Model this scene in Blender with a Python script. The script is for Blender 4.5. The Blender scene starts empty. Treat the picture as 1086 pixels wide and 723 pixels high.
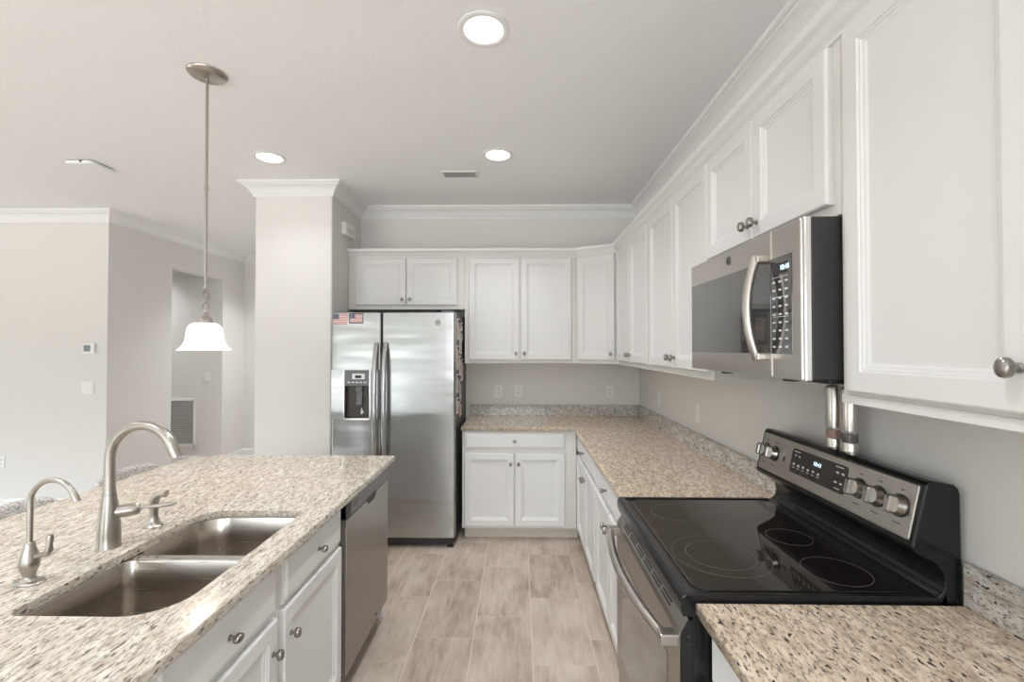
import bpy, bmesh, math, random
from mathutils import Vector, Matrix
random.seed(4)
S = bpy.context.scene
C = S.collection
PI = math.pi

# ------------------------------------------------------------------ camera, light, exposure
cam_d = bpy.data.cameras.new('camera')
cam_d.sensor_width = 36.0
cam_d.lens = 483.0 / 1086.0 * 36.0
cam_d.clip_start = 0.02
cam = bpy.data.objects.new('camera', cam_d); C.objects.link(cam)
cam.location = (0, 0, 1.55)
cam.rotation_euler = (PI / 2 + 0.0143, 0, 0.0167)
S.camera = cam

S.view_settings.view_transform = 'Standard'
S.view_settings.look = 'None'
S.view_settings.exposure = 0.27
S.view_settings.gamma = 1.0
S.view_settings.use_curve_mapping = False

w = bpy.data.worlds.new('sky'); S.world = w; w.use_nodes = True
bg = w.node_tree.nodes['Background']
bg.inputs[1].default_value = 9.3
# overcast-bright sky above, a belt of greenery added dark at the horizon to dim the fridge's reflection, pale paving below
_n = w.node_tree.nodes; _l = w.node_tree.links
_tc = _n.new('ShaderNodeTexCoord'); _sx = _n.new('ShaderNodeSeparateXYZ'); _rp = _n.new('ShaderNodeValToRGB')
_ad = _n.new('ShaderNodeMath'); _ad.operation = 'MULTIPLY_ADD'; _ad.inputs[1].default_value = 0.5; _ad.inputs[2].default_value = 0.5
_l.new(_tc.outputs['Generated'], _sx.inputs[0]); _l.new(_sx.outputs['Z'], _ad.inputs[0]); _l.new(_ad.outputs[0], _rp.inputs['Fac'])
_e = _rp.color_ramp.elements
_e[0].position = 0.40; _e[0].color = (0.50, 0.50, 0.49, 1)
_e[1].position = 0.60; _e[1].color = (0.84, 0.93, 1.0, 1)
for _p, _c in ((0.47, (0.26, 0.27, 0.27, 1)), (0.495, (0.07, 0.085, 0.075, 1)), (0.545, (0.10, 0.125, 0.115, 1)), (0.575, (0.55, 0.64, 0.68, 1))):
    _k = _e.new(_p); _k.color = _c
_l.new(_rp.outputs['Color'], bg.inputs[0])

def area_light(name, loc, rot, sx, sy, power, col=(1, 1, 1), shape='RECTANGLE'):
    d = bpy.data.lights.new(name, 'AREA'); d.shape = shape; d.size = sx
    if shape in ('RECTANGLE', 'ELLIPSE'): d.size_y = sy
    d.energy = power; d.color = col
    o = bpy.data.objects.new(name, d); C.objects.link(o)
    o.location = loc; o.rotation_euler = rot
    return o
# daylight lamp added inside the unseen kitchen window, tilted up to brighten the ceiling
area_light('daylight_fill_kitchen', (-0.1, -3.32, 1.55), (PI / 2 + 0.2, 0, 0), 1.5, 1.3, 34, (0.90, 0.95, 1.0))
# the big openings pass the sky's own light: portals that only guide its sampling
for nm, lc, rt, sx, sy in (('portal_patio_door', (-3.6, -3.5, 1.18), (PI / 2, 0, 0), 3.6, 2.36), ('portal_window_left', (-8.0, 0.4, 1.4), (PI / 2, 0, -PI / 2), 3.2, 2.0)):
    area_light(nm, lc, rt, sx, sy, 1).data.cycles.is_portal = True

# ------------------------------------------------------------------ materials
def mat(name, col=(0.8, 0.8, 0.8), rough=0.5, metal=0.0, spec=0.5, emit=None, estr=0.0, coat=0.0):
    m = bpy.data.materials.new(name); m.use_nodes = True
    b = m.node_tree.nodes['Principled BSDF']
    b.inputs['Base Color'].default_value = (*col, 1)
    b.inputs['Roughness'].default_value = rough
    b.inputs['Metallic'].default_value = metal
    b.inputs['Specular IOR Level'].default_value = spec
    b.inputs['Coat Weight'].default_value = coat
    if emit:
        b.inputs['Emission Color'].default_value = (*emit, 1)
        b.inputs['Emission Strength'].default_value = estr
    return m
def N(m, t, **kw):
    n = m.node_tree.nodes.new(t)
    for k, v in kw.items(): setattr(n, k, v)
    return n
def L(m, a, b): m.node_tree.links.new(a, b)
def bsdf(m): return m.node_tree.nodes['Principled BSDF']
def ramp(m, stops):
    r = N(m, 'ShaderNodeValToRGB')
    e = r.color_ramp.elements
    while len(e) < len(stops): e.new(0.5)
    for i, (p, c) in enumerate(stops):
        e[i].position = p; e[i].color = (*c, 1) if len(c) == 3 else c
    return r
def coords(m, scale=(1, 1, 1), rot=(0, 0, 0)):
    t = N(m, 'ShaderNodeTexCoord'); mp = N(m, 'ShaderNodeMapping')
    mp.inputs['Scale'].default_value = scale; mp.inputs['Rotation'].default_value = rot
    L(m, t.outputs['Object'], mp.inputs['Vector'])
    return mp.outputs['Vector']
def noise(m, vec, scale, detail=3, rough=0.5):
    n = N(m, 'ShaderNodeTexNoise'); n.inputs['Scale'].default_value = scale
    n.inputs['Detail'].default_value = detail; n.inputs['Roughness'].default_value = rough
    L(m, vec, n.inputs['Vector']); return n.outputs['Fac']
def bump(m, h, strength, dist=0.01):
    b = N(m, 'ShaderNodeBump'); b.inputs['Strength'].default_value = strength
    b.inputs['Distance'].default_value = dist
    L(m, h, b.inputs['Height']); L(m, b.outputs['Normal'], bsdf(m).inputs['Normal'])

def paint(name, col, rough=0.6, b=0.12, sc=60):
    m = mat(name, col, rough, spec=0.3)
    bump(m, noise(m, coords(m), sc, 4), b, 0.004)
    return m
M_wall = paint('wall_paint', (0.76, 0.74, 0.715))
M_ceil = paint('ceiling_paint', (0.90, 0.905, 0.91), 0.8, 0.25, 45)
M_trim = mat('trim_white', (0.84, 0.84, 0.83), 0.4)
M_cab = mat('cabinet_white', (0.76, 0.755, 0.745), 0.38)
M_body = mat('cabinet_frame_cream', (0.75, 0.73, 0.69), 0.42)
M_toe = mat('toe_kick_cream', (0.66, 0.61, 0.54), 0.6)
M_plate = mat('white_plastic', (0.85, 0.84, 0.82), 0.35)
M_grey = mat('grey_plastic', (0.16, 0.16, 0.16), 0.4)
M_slot = mat('slot_dark', (0.03, 0.03, 0.03), 0.6)
M_black = mat('black_enamel', (0.010, 0.010, 0.010), 0.20, spec=0.4)
M_blackp = mat('black_plastic', (0.02, 0.02, 0.02), 0.45)
M_mwside = mat('microwave_side_paint', (0.040, 0.038, 0.036), 0.45, spec=0.35)
M_frside = mat('fridge_side_paint', (0.07, 0.068, 0.065), 0.5)
M_glassblk = mat('black_glass', (0.012, 0.010, 0.009), 0.04, spec=0.6, coat=0.3)
M_mwglass = mat('microwave_glass', (0.05, 0.048, 0.045), 0.05, spec=1.0, coat=0.6)
M_ovglass = mat('oven_door_glass', (0.07, 0.062, 0.055), 0.08, spec=1.0, coat=0.6)
M_ring = mat('burner_print', (0.14, 0.13, 0.12), 0.3)
M_print = mat('white_print', (0.75, 0.75, 0.75), 0.5)
M_dprint = mat('dark_print', (0.06, 0.06, 0.06), 0.5)
M_digit = mat('lit_digits', (0.5, 0.7, 1.0), 0.5, emit=(0.65, 0.85, 1.0), estr=1.6)
M_nickel = mat('satin_nickel', (0.43, 0.40, 0.365), 0.32, 1.0)
M_knob = mat('knob_pewter', (0.33, 0.31, 0.285), 0.32, 1.0)
M_kn2 = mat('range_knob_steel', (0.46, 0.43, 0.40), 0.30, 1.0)
M_chrome = mat('bright_chrome', (0.85, 0.84, 0.82), 0.12, 1.0)
M_shade = mat('frosted_glass', (0.95, 0.93, 0.90), 0.35, emit=(1.0, 0.93, 0.84), estr=0.62)
M_lamp = mat('lit_lens', (1, 1, 1), 0.5, emit=(1.0, 0.98, 0.95), estr=6.0)
M_thermo = mat('thermostat_screen', (0.18, 0.21, 0.22), 0.2)
M_clear = mat('clear_acrylic', (0.9, 0.9, 0.9), 0.05)
bsdf(M_clear).inputs['Transmission Weight'].default_value = 0.92
M_salt = mat('pink_salt', (0.75, 0.38, 0.28), 0.7)
M_pepper = mat('peppercorns', (0.05, 0.04, 0.035), 0.8)
M_leg = mat('stool_wood', (0.10, 0.065, 0.045), 0.4)
M_pane = mat('window_glass', (1, 1, 1), 0.0)
bsdf(M_pane).inputs['Transmission Weight'].default_value = 1.0
bsdf(M_pane).inputs['IOR'].default_value = 1.02

def steel(name, col, rough, axis, amt=0.10):
    """brushed stainless: fine lines along the given axis"""
    m = mat(name, col, rough, 1.0)
    sc = [420, 420, 420]; sc[axis] = 3
    v = coords(m, tuple(sc))
    n = noise(m, v, 1.0, 2)
    mr = N(m, 'ShaderNodeMapRange'); mr.inputs['To Min'].default_value = rough - amt * .5
    mr.inputs['To Max'].default_value = rough + amt
    L(m, n, mr.inputs['Value']); L(m, mr.outputs['Result'], bsdf(m).inputs['Roughness'])
    return m
M_steel_v = steel('brushed_steel_upright', (0.45, 0.45, 0.445), 0.23, 0, .02)
M_steel_dw = steel('brushed_steel_dishwasher', (0.37, 0.345, 0.315), 0.30, 2, .03)
M_steel_y = mat('brushed_steel_level', (0.58, 0.545, 0.51), 0.28, 1.0)
M_sink = steel('sink_steel', (0.50, 0.46, 0.42), 0.24, 0, 0.06)

# fridge door steel: slow waviness of the sheet, as in the photo
m = M_steel_v
nn = noise(m, coords(m, (0.9, 0.9, 4.5)), 1.0, 2)
b2 = N(m, 'ShaderNodeBump'); b2.inputs['Strength'].default_value = 0.6; b2.inputs['Distance'].default_value = 0.02
L(m, nn, b2.inputs['Height'])
L(m, b2.outputs['Normal'], bsdf(m).inputs['Normal'])

def granite(name, rotz, base_lo, base_hi, st_y=.36, fs=1.0, dark=(0.045, 0.035, 0.035, 1)):
    m = mat(name, (0.6, 0.52, 0.45), 0.13, spec=0.5)
    iso = coords(m)
    st = coords(m, (fs, st_y * fs, 0.8 * fs), (0, 0, rotz))
    big = ramp(m, [(0.34, base_lo), (0.62, base_hi)])
    L(m, noise(m, st, 40, 5, 0.65), big.inputs['Fac'])
    # tan / rust clouds
    mixa = N(m, 'ShaderNodeMix', data_type='RGBA')
    ra = ramp(m, [(0.50, (0, 0, 0)), (0.62, (1, 1, 1))])
    L(m, noise(m, st, 85, 4, 0.6), ra.inputs['Fac'])
    mul = N(m, 'ShaderNodeMath', operation='MULTIPLY'); mul.inputs[1].default_value = 0.65
    L(m, ra.outputs['Color'], mul.inputs[0])
    L(m, mul.outputs[0], mixa.inputs['Factor'])
    L(m, big.outputs['Color'], mixa.inputs[6]); mixa.inputs[7].default_value = (0.36, 0.265, 0.20, 1)
    # grey flecks
    mixb = N(m, 'ShaderNodeMix', data_type='RGBA')
    rb = ramp(m, [(0.56, (0, 0, 0)), (0.60, (1, 1, 1))])
    L(m, noise(m, st, 190, 3, 0.6), rb.inputs['Fac'])
    mul2 = N(m, 'ShaderNodeMath', operation='MULTIPLY'); mul2.inputs[1].default_value = 0.75
    L(m, rb.outputs['Color'], mul2.inputs[0])
    L(m, mul2.outputs[0], mixb.inputs['Factor'])
    L(m, mixa.outputs[2], mixb.inputs[6]); mixb.inputs[7].default_value = (0.19, 0.165, 0.155, 1)
    # black specks
    mixc = N(m, 'ShaderNodeMix', data_type='RGBA')
    rc = ramp(m, [(0.625, (0, 0, 0)), (0.66, (1, 1, 1))])
    L(m, noise(m, st, 130, 2, 0.5), rc.inputs['Fac'])
    L(m, rc.outputs['Color'], mixc.inputs['Factor'])
    L(m, mixb.outputs[2], mixc.inputs[6]); mixc.inputs[7].default_value = dark
    L(m, mixc.outputs[2], bsdf(m).inputs['Base Color'])
    return m
M_gran_i = granite('granite_island', 0.75, (0.50, 0.435, 0.35), (0.70, 0.66, 0.585), .27, 1.1, (0.13, 0.11, 0.10, 1))
M_gran_r = granite('granite_perimeter', -0.35, (0.52, 0.39, 0.28), (0.80, 0.67, 0.53))
M_gran_b = granite('granite_backsplash_cool_lit', -0.35, (0.40, 0.37, 0.33), (0.68, 0.66, 0.62))  # counter stone greyed: cool light on the upright faces put into the colour

# floor: wood-look porcelain planks, a third staggered
M_floor = mat('wood_look_tile', (0.5, 0.42, 0.36), 0.32)
m = M_floor
tc = N(m, 'ShaderNodeTexCoord'); sp = N(m, 'ShaderNodeSeparateXYZ'); L(m, tc.outputs['Object'], sp.inputs[0])
def mth(op, a, b=None):
    n = N(m, 'ShaderNodeMath', operation=op)
    for i, v in enumerate((a, b)):
        if v is None: continue
        if isinstance(v, (int, float)): n.inputs[i].default_value = v
        else: L(m, v, n.inputs[i])
    return n.outputs[0]
PWID, PLEN = 0.3122, 0.592
uu = mth('DIVIDE', mth('ADD', sp.outputs['X'], 0.248), PWID)
row = mth('FLOOR', uu)
vv = mth('DIVIDE', mth('SUBTRACT', mth('SUBTRACT', sp.outputs['Y'], 3.238), mth('MULTIPLY', row, 0.1953)), PLEN)
colm = mth('FLOOR', vv)
fu = mth('MULTIPLY', mth('PINGPONG', uu, 0.5), PWID)      # distance to nearest long joint
fv = mth('MULTIPLY', mth('PINGPONG', vv, 0.5), PLEN)
gr = mth('MINIMUM', mth('ADD', mth('LESS_THAN', fu, 0.0022), mth('MULTIPLY', mth('LESS_THAN', fv, 0.0016), 0.55)), 1.0)
cmb = N(m, 'ShaderNodeCombineXYZ'); L(m, row, cmb.inputs[0]); L(m, colm, cmb.inputs[1])
wn = N(m, 'ShaderNodeTexWhiteNoise', noise_dimensions='3D'); L(m, cmb.outputs[0], wn.inputs['Vector'])
off = N(m, 'ShaderNodeVectorMath', operation='MULTIPLY_ADD')
L(m, wn.outputs['Color'], off.inputs[0]); off.inputs[1].default_value = (7, 7, 7)
L(m, tc.outputs['Object'], off.inputs[2])
mp = N(m, 'ShaderNodeMapping'); mp.inputs['Scale'].default_value = (1, 0.14, 1); L(m, off.outputs[0], mp.inputs['Vector'])
g1 = noise(m, mp.outputs[0], 34, 5, 0.65)
mp2 = N(m, 'ShaderNodeMapping'); mp2.inputs['Scale'].default_value = (1, 0.4, 1); L(m, off.outputs[0], mp2.inputs['Vector'])
g2 = noise(m, mp2.outputs[0], 6.5, 4, 0.6)
fac = mth('ADD', mth('MULTIPLY', g1, 0.5), mth('ADD', mth('MULTIPLY', g2, 0.75), mth('MULTIPLY', wn.outputs['Value'], 0.16)))
rf = ramp(m, [(0.48, (0.30, 0.225, 0.175)), (0.66, (0.47, 0.385, 0.32)), (0.86, (0.60, 0.52, 0.45))])
L(m, fac, rf.inputs['Fac'])
mx = N(m, 'ShaderNodeMix', data_type='RGBA'); L(m, gr, mx.inputs['Factor'])
L(m, rf.outputs['Color'], mx.inputs[6]); mx.inputs[7].default_value = (0.66, 0.58, 0.49, 1)
L(m, mx.outputs[2], bsdf(m).inputs['Base Color'])
bump(m, mth('SUBTRACT', 1.0, gr), 0.25, 0.002)

# woven stool fabric
M_fabric = mat('woven_grey_fabric', (0.4, 0.38, 0.36), 0.9)
m = M_fabric
r_ = ramp(m, [(0.40, (0.30, 0.29, 0.28)), (0.60, (0.66, 0.64, 0.62))])
L(m, noise(m, coords(m), 160, 2), r_.inputs['Fac']); L(m, r_.outputs['Color'], bsdf(m).inputs['Base Color'])

# ------------------------------------------------------------------ geometry helper
class G:
    def __init__(s): s.v = []; s.f = []; s.sm = []
    def add(s, vs, fs, smooth=False, M=None):
        n = len(s.v)
        for p in vs:
            p = Vector(p)
            s.v.append(M @ p if M else p)
        for f in fs: s.f.append([i + n for i in f]); s.sm.append(smooth)
        return s
    def box(s, x0, x1, y0, y1, z0, z1, M=None):
        vs = [(x, y, z) for z in (z0, z1) for x, y in ((x0, y0), (x1, y0), (x1, y1), (x0, y1))]
        return s.add(vs, [(3, 2, 1, 0), (4, 5, 6, 7), (0, 1, 5, 4), (1, 2, 6, 5), (2, 3, 7, 6), (3, 0, 4, 7)], M=M)
    def loops(s, ls, cap0=True, cap1=True, smooth=False, M=None, closed=True):
        n = len(ls[0]); vs = [p for l in ls for p in l]; fs = []
        for k in range(len(ls) - 1):
            for i in range(n if closed else n - 1):
                j = (i + 1) % n
                fs.append((k * n + i, k * n + j, (k + 1) * n + j, (k + 1) * n + i))
        s.add(vs, fs, smooth, M)
        if cap0: s.add(ls[0], [tuple(reversed(range(n)))], False, M)
        if cap1: s.add(ls[-1], [tuple(range(n))], False, M)
        return s
    def lathe(s, prof, M=None, n=32, sx=1, sy=1, smooth=True, caps=True):
        ls = [[(r * math.cos(2 * PI * i / n) * sx, r * math.sin(2 * PI * i / n) * sy, z) for i in range(n)] for r, z in prof]
        return s.loops(ls, caps, caps, smooth, M)
    def tube(s, pts, rad, n=16, smooth=True, M=None, sq=None):
        pts = [Vector(p) for p in pts]; k = len(pts)
        if not hasattr(rad, '__len__'): rad = [rad] * k
        T = [(pts[min(i + 1, k - 1)] - pts[max(i - 1, 0)]).normalized() for i in range(k)]
        up = Vector((0, 0, 1)) if abs(T[0].z) < 0.9 else Vector((0, 1, 0))
        a = T[0].cross(up).normalized(); ls = []
        for i in range(k):
            a = (a - T[i] * a.dot(T[i])).normalized(); b = T[i].cross(a)
            ra, rb = (rad[i], rad[i]) if sq is None else (rad[i], rad[i] * sq)
            ls.append([tuple(pts[i] + a * math.cos(2 * PI * j / n) * ra + b * math.sin(2 * PI * j / n) * rb) for j in range(n)])
        return s.loops(ls, True, True, smooth, M)
    def prism(s, poly, axis, a, b, M=None, smooth=False):
        """poly: 2D points in the other two axes (in x,y,z order), extruded along axis a..b"""
        def P(p, t):
            q = list(p); q.insert(axis, t); return tuple(q)
        return s.loops([[P(p, a) for p in poly], [P(p, b) for p in poly]], True, True, smooth, M)

def build(name, g, material, parent=None, bevel=0.0, seg=2, origin=None):
    """one mesh object; vertices given in world space, stored relative to the thing's origin"""
    o0 = Vector((0, 0, 0))
    if parent is not None:
        r = parent
        while r is not None: o0 += r.location; r = r.parent
    elif origin is not None: o0 = Vector(origin)
    me = bpy.data.meshes.new(name)
    me.from_pydata([tuple(p - o0) for p in g.v], [], g.f)
    me.polygons.foreach_set('use_smooth', g.sm)
    bm = bmesh.new(); bm.from_mesh(me)
    bmesh.ops.remove_doubles(bm, verts=bm.verts, dist=1e-5)
    bmesh.ops.recalc_face_normals(bm, faces=bm.faces)
    bm.to_mesh(me); bm.free()
    me.materials.append(material)
    if any(g.sm): me.set_sharp_from_angle(angle=math.radians(40))
    o = bpy.data.objects.new(name, me); C.objects.link(o)
    if parent is not None: o.parent = parent
    elif origin is not None: o.location = origin
    if bevel > 0:
        b = o.modifiers.new('bevel', 'BEVEL'); b.width = bevel; b.segments = seg
        b.limit_method = 'ANGLE'; b.angle_limit = math.radians(40); b.harden_normals = False
    return o
def thing(name, label, cat, loc=(0, 0, 0), group=None):
    o = bpy.data.objects.new(name, None); C.objects.link(o); o.location = loc
    o.empty_display_size = 0.05
    o['label'] = label; o['category'] = cat
    if group: o['group'] = group
    return o
def tag(o, label, cat, group=None, kind=None):
    o['label'] = label; o['category'] = cat
    if group: o['group'] = group
    if kind: o['kind'] = kind
    return o
def struct(name, g, material, label=None, parent=None, bevel=0.0):
    o = build(name, g, material, parent, bevel)
    if parent is None:
        o['kind'] = 'structure'
        o['label'] = label or name.replace('_', ' '); o['category'] = name.split('_')[0]
    return o
def copy_tree(o, parent=None):
    c = o.copy(); C.objects.link(c)
    if parent is not None: c.parent = parent
    for ch in list(o.children): copy_tree(ch, c)
    return c
def frame_matrix(origin, ang):
    return Matrix.Translation(Vector(origin)) @ Matrix.Rotation(ang, 4, 'Z')
def rrect(x0, x1, y0, y1, r, k=8):
    """rounded rectangle; r = (bl, br, tr, tl)"""
    if not hasattr(r, '__len__'): r = (r,) * 4
    pts = []
    for (cx, cy, a0, q) in ((x0 + r[0], y0 + r[0], PI, r[0]), (x1 - r[1], y0 + r[1], 1.5 * PI, r[1]),
                            (x1 - r[2], y1 - r[2], 0, r[2]), (x0 + r[3], y1 - r[3], .5 * PI, r[3])):
        for i in range(k + 1):
            a = a0 + i / k * PI / 2
            pts.append((cx + q * math.cos(a), cy + q * math.sin(a)))
    return pts
def slab(name, outer, holes, z0, z1, material, bevel=0.004, parent=None):
    """flat slab cut to an outline, with cut-outs and eased edges"""
    cu = bpy.data.curves.new(name, 'CURVE'); cu.dimensions = '2D'; cu.fill_mode = 'BOTH'
    for poly in [outer] + holes:
        sp_ = cu.splines.new('POLY'); sp_.points.add(len(poly) - 1); sp_.use_cyclic_u = True
        for i, p in enumerate(poly): sp_.points[i].co = (p[0], p[1], 0, 1)
    cu.extrude = (z1 - z0) / 2 - bevel; cu.bevel_depth = bevel; cu.bevel_resolution = 2; cu.offset = -bevel
    tmp = bpy.data.objects.new(name, cu); C.objects.link(tmp)
    dg = bpy.context.evaluated_depsgraph_get()
    me = bpy.data.meshes.new_from_object(tmp.evaluated_get(dg))
    bpy.data.objects.remove(tmp)
    for v in me.vertices: v.co.z += (z0 + z1) / 2
    me.materials.clear(); me.materials.append(material)
    o = bpy.data.objects.new(name, me); C.objects.link(o)
    if parent:
        for v in me.vertices: v.co -= parent.location
        o.parent = parent
    return o
def lettering(name, txt, size, M, material, parent, depth=0.0004):
    cu = bpy.data.curves.new(name, 'FONT'); cu.body = txt; cu.size = size; cu.extrude = depth
    cu.align_x = 'CENTER'; cu.align_y = 'CENTER'
    tmp = bpy.data.objects.new(name, cu); C.objects.link(tmp)
    dg = bpy.context.evaluated_depsgraph_get()
    me = bpy.data.meshes.new_from_object(tmp.evaluated_get(dg)); bpy.data.objects.remove(tmp)
    r = parent; o0 = Vector((0, 0, 0))
    while r is not None: o0 += r.location; r = r.parent
    me.transform(Matrix.Translation(-o0) @ M)
    me.materials.clear(); me.materials.append(material)
    o = bpy.data.objects.new(name, me); C.objects.link(o); o.parent = parent
    return o
# text planes: text x -> direction, text normal out of the face
def text_matrix(pos, xdir, up):
    x = Vector(xdir).normalized(); y = Vector(up).normalized(); z = x.cross(y)
    Mx = Matrix((x, y, z)).transposed().to_4x4(); Mx.translation = Vector(pos)
    return Mx

# ------------------------------------------------------------------ the room
CH = 2.869
XR, YB = 1.12, 4.28
struct('floor', G().box(-8.2, 1.3, -3.7, 6.8, -0.1, 0), M_floor, 'wood-look porcelain plank floor')
struct('ceiling', G().box(-8.2, 1.3, -3.7, 6.8, CH, CH + 0.1), M_ceil, 'white textured ceiling')
struct('wall_right', G().box(XR, XR + .12, -3.6, 6.7, 0, CH), M_wall)
struct('wall_back', G().box(-1.51, XR, YB, YB + .12, 0, CH), M_wall)
struct('wall_pillar', G().box(-2.13, -1.505, 3.62, 6.5, 0, CH), M_wall, bevel=0.012)
struct('wall_far', G().box(-6.1, -2.13, 6.5, 6.62, 0, CH), M_wall)
g = G().box(-4.09, -3.97, 4.44, 5.13, 0, CH).box(-4.09, -3.97, 5.13, 6.02, 2.46, CH).box(-4.09, -3.97, 6.02, 6.5, 0, CH)
struct('wall_side', g, M_wall, 'wall with a doorless opening to the hall')
struct('wall_left', G().box(-8.0, -3.97, 4.32, 4.44, 0, CH), M_wall)
struct('wall_hall', G().box(-6.1, -4.09, 6.02, 6.1, 0, CH), M_wall)
struct('wall_hall_end', G().box(-6.1, -6.0, 4.44, 6.02, 0, CH), M_wall)
# rear and far left walls with their glazing openings
g = G()
g.box(-8.1, -5.4, -3.62, -3.5, 0, CH).box(-1.8, -.85, -3.62, -3.5, 0, CH).box(.65, 1.2, -3.62, -3.5, 0, CH)
g.box(-5.4, -1.8, -3.62, -3.5, 2.36, CH).box(-.85, .65, -3.62, -3.5, 2.2, CH).box(-.85, .65, -3.62, -3.5, 0, .9)
struct('wall_rear', g, M_wall)
g = G().box(-8.12, -8, -3.6, -1.2, 0, CH).box(-8.12, -8, 2.0, 4.4, 0, CH).box(-8.12, -8, -1.2, 2.0, 2.4, CH).box(-8.12, -8, -1.2, 2.0, 0, .4)
struct('wall_far_left', g, M_wall)
def window_frame(name, g, label):
    struct(name, g, M_trim, label)
g = G()
for x in (-5.4, -4.22, -3.02, -1.85): g.box(x, x + .05, -3.6, -3.54, 0, 2.36)
g.box(-5.4, -1.8, -3.6, -3.54, 2.31, 2.36).box(-5.4, -1.8, -3.6, -3.54, 0, .05)
window_frame('window_1', g, 'white frame of the sliding patio door behind the camera')
g = G()
for x in (-.85, -.12, .6): g.box(x, x + .05, -3.6, -3.54, .9, 2.2)
g.box(-.85, .65, -3.6, -3.54, 2.15, 2.2).box(-.85, .65, -3.6, -3.54, .9, .95)
window_frame('window_2', g, 'white frame of the kitchen window behind the camera')
g = G()
for y in (-1.2, .38, 1.95): g.box(-8.1, -8.04, y, y + .05, .4, 2.4)
g.box(-8.1, -8.04, -1.2, 2.0, 2.35, 2.4).box(-8.1, -8.04, -1.2, 2.0, .4, .45)
window_frame('window_3', g, 'white frame of the living room window')

def sweep(path, prof, name, material, label=None, kind=True):
    """profile (out, z) carried along a 2D path with mitred corners; out = to the left of travel"""
    n = len(path); P = [Vector(p) for p in path]
    d = [(P[i + 1] - P[i]).normalized() for i in range(n - 1)]
    nr = [Vector((-v.y, v.x)) for v in d]
    ls = []
    for i in range(n):
        if i == 0: mm = nr[0]
        elif i == n - 1: mm = nr[-1]
        else: mm = (nr[i - 1] + nr[i]) / (1 + nr[i - 1].dot(nr[i]))
        ls.append([(P[i].x + mm.x * o_, P[i].y + mm.y * o_, z) for o_, z in prof])
    g = G().loops(ls)
    o = build(name, g, material)
    if kind: o['kind'] = 'structure'; o['label'] = label or name.replace('_', ' '); o['category'] = 'trim'
    return o
cz = CH
crown = [(-.002, cz), (-.002, cz - .108), (.010, cz - .108), (.013, cz - .100), (.013, cz - .090), (.020, cz - .086), (.028, cz - .070),
         (.042, cz - .050), (.060, cz - .036), (.074, cz - .030), (.076, cz - .022), (.086, cz - .020), (.094, cz - .014), (.096, cz)]
sweep([(XR, -3.5), (XR, YB), (-1.505, YB), (-1.505, 3.62), (-2.13, 3.62), (-2.13, 6.5), (-3.97, 6.5), (-3.97, 4.32), (-8, 4.32)],
      crown, 'trim_1', M_trim, 'white crown molding around the ceiling')
bbp = [(-.002, 0), (.014, 0), (.014, .085), (.010, .098), (-.002, .102)]
sweep([(-1.505, YB), (-1.505, 3.62), (-2.13, 3.62), (-2.13, 6.5), (-3.97, 6.5), (-3.97, 6.02)], bbp, 'baseboard_pillar', M_trim)
sweep([(-3.97, 5.13), (-3.97, 4.32), (-8, 4.32)], bbp, 'baseboard_left', M_trim)
sweep([(-4.0, 6.02), (-6.0, 6.02)], bbp, 'baseboard_hall', M_trim)

# ------------------------------------------------------------------ cabinets
DOOR = [(0, 0), (0, -.014), (.003, -.019), (.006, -.0205), (.050, -.0205), (.0525, -.0165), (.057, -.0160), (.060, -.0125),
        (.066, -.0115), (.070, -.0085), (.076, -.0080)]
FRONT = [(0, 0), (0, -.011), (.004, -.0135), (.012, -.0145), (.015, -.0185), (.018, -.020)]
def panel_geo(wd, ht, prof, M):
    ls = [[(i, y, i), (wd - i, y, i), (wd - i, y, ht - i), (i, y, ht - i)] for i, y in prof]
    return G().loops(ls, True, True, False, M)
def knob_geo(M, vert=True):
    """M: origin on the face, +(-y) outward"""
    R = M @ Matrix.Rotation(PI / 2, 4, 'X')         # lathe z -> -y (outward)
    g = G()
    g.lathe([(.0085, 0), (.0085, .002), (.0058, .004), (.0052, .013), (.006, .016)], R, 20)
    s1, s2 = (0.70, 1.0) if vert else (1.0, 0.66)
    g.lathe([(.004, .0150), (.0145, .0155), (.0165, .0180), (.0170, .0240), (.0155, .0300), (.011, .0330), (.0, .0336)], R, 24, s1, s2)
    return g
def add_front(kind, cab, o, ang, wd, ht, knob=None, vert=True):
    """o: world position of the lower left corner on the face frame, seen from the front"""
    M = frame_matrix(o, ang)
    d = build(kind, panel_geo(wd, ht, DOOR if kind == 'door' else FRONT, M), M_cab, cab)
    if knob is not None:
        k = build('knob', knob_geo(M @ Matrix.Translation((knob[0], -.0205, knob[1])), vert), M_knob, d)
    return d
BACK, RIGHT, ISL = 0.0, -PI / 2, PI / 2
ZU0, ZU1 = 1.412, 2.350           # wall cabinet boxes
DZ0, DZ1 = 1.443, 2.331
FU = 3.975                        # face of the back wall cabinets
FX = 0.815                        # face of the right wall cabinets

c = thing('wall_cabinet', 'short white two-door cabinet above the fridge', 'cabinet', (-1.0, 4.1, 1.884), 'white wall cabinets')
build('body', G().box(-1.503, -.481, FU, YB - .002, 1.884, ZU1), M_body, c, .001)
add_front('door', c, (-1.435, FU, 1.920), BACK, .441, .411, (.410, .05))
add_front('door', c, (-.987, FU, 1.920), BACK, .443, .411, (.031, .05))

c = thing('wall_cabinet', 'white two-door wall cabinet above the back counter, between the fridge and the corner', 'cabinet', (0, 4.1, ZU0), 'white wall cabinets')
build('body', G().box(-.479, .489, FU, YB - .002, ZU0, ZU1), M_body, c, .001)
add_front('door', c, (-.443, FU, DZ0), BACK, .440, DZ1 - DZ0, (.412, .055))
add_front('door', c, (.012, FU, DZ0), BACK, .438, DZ1 - DZ0, (.028, .055))

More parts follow.
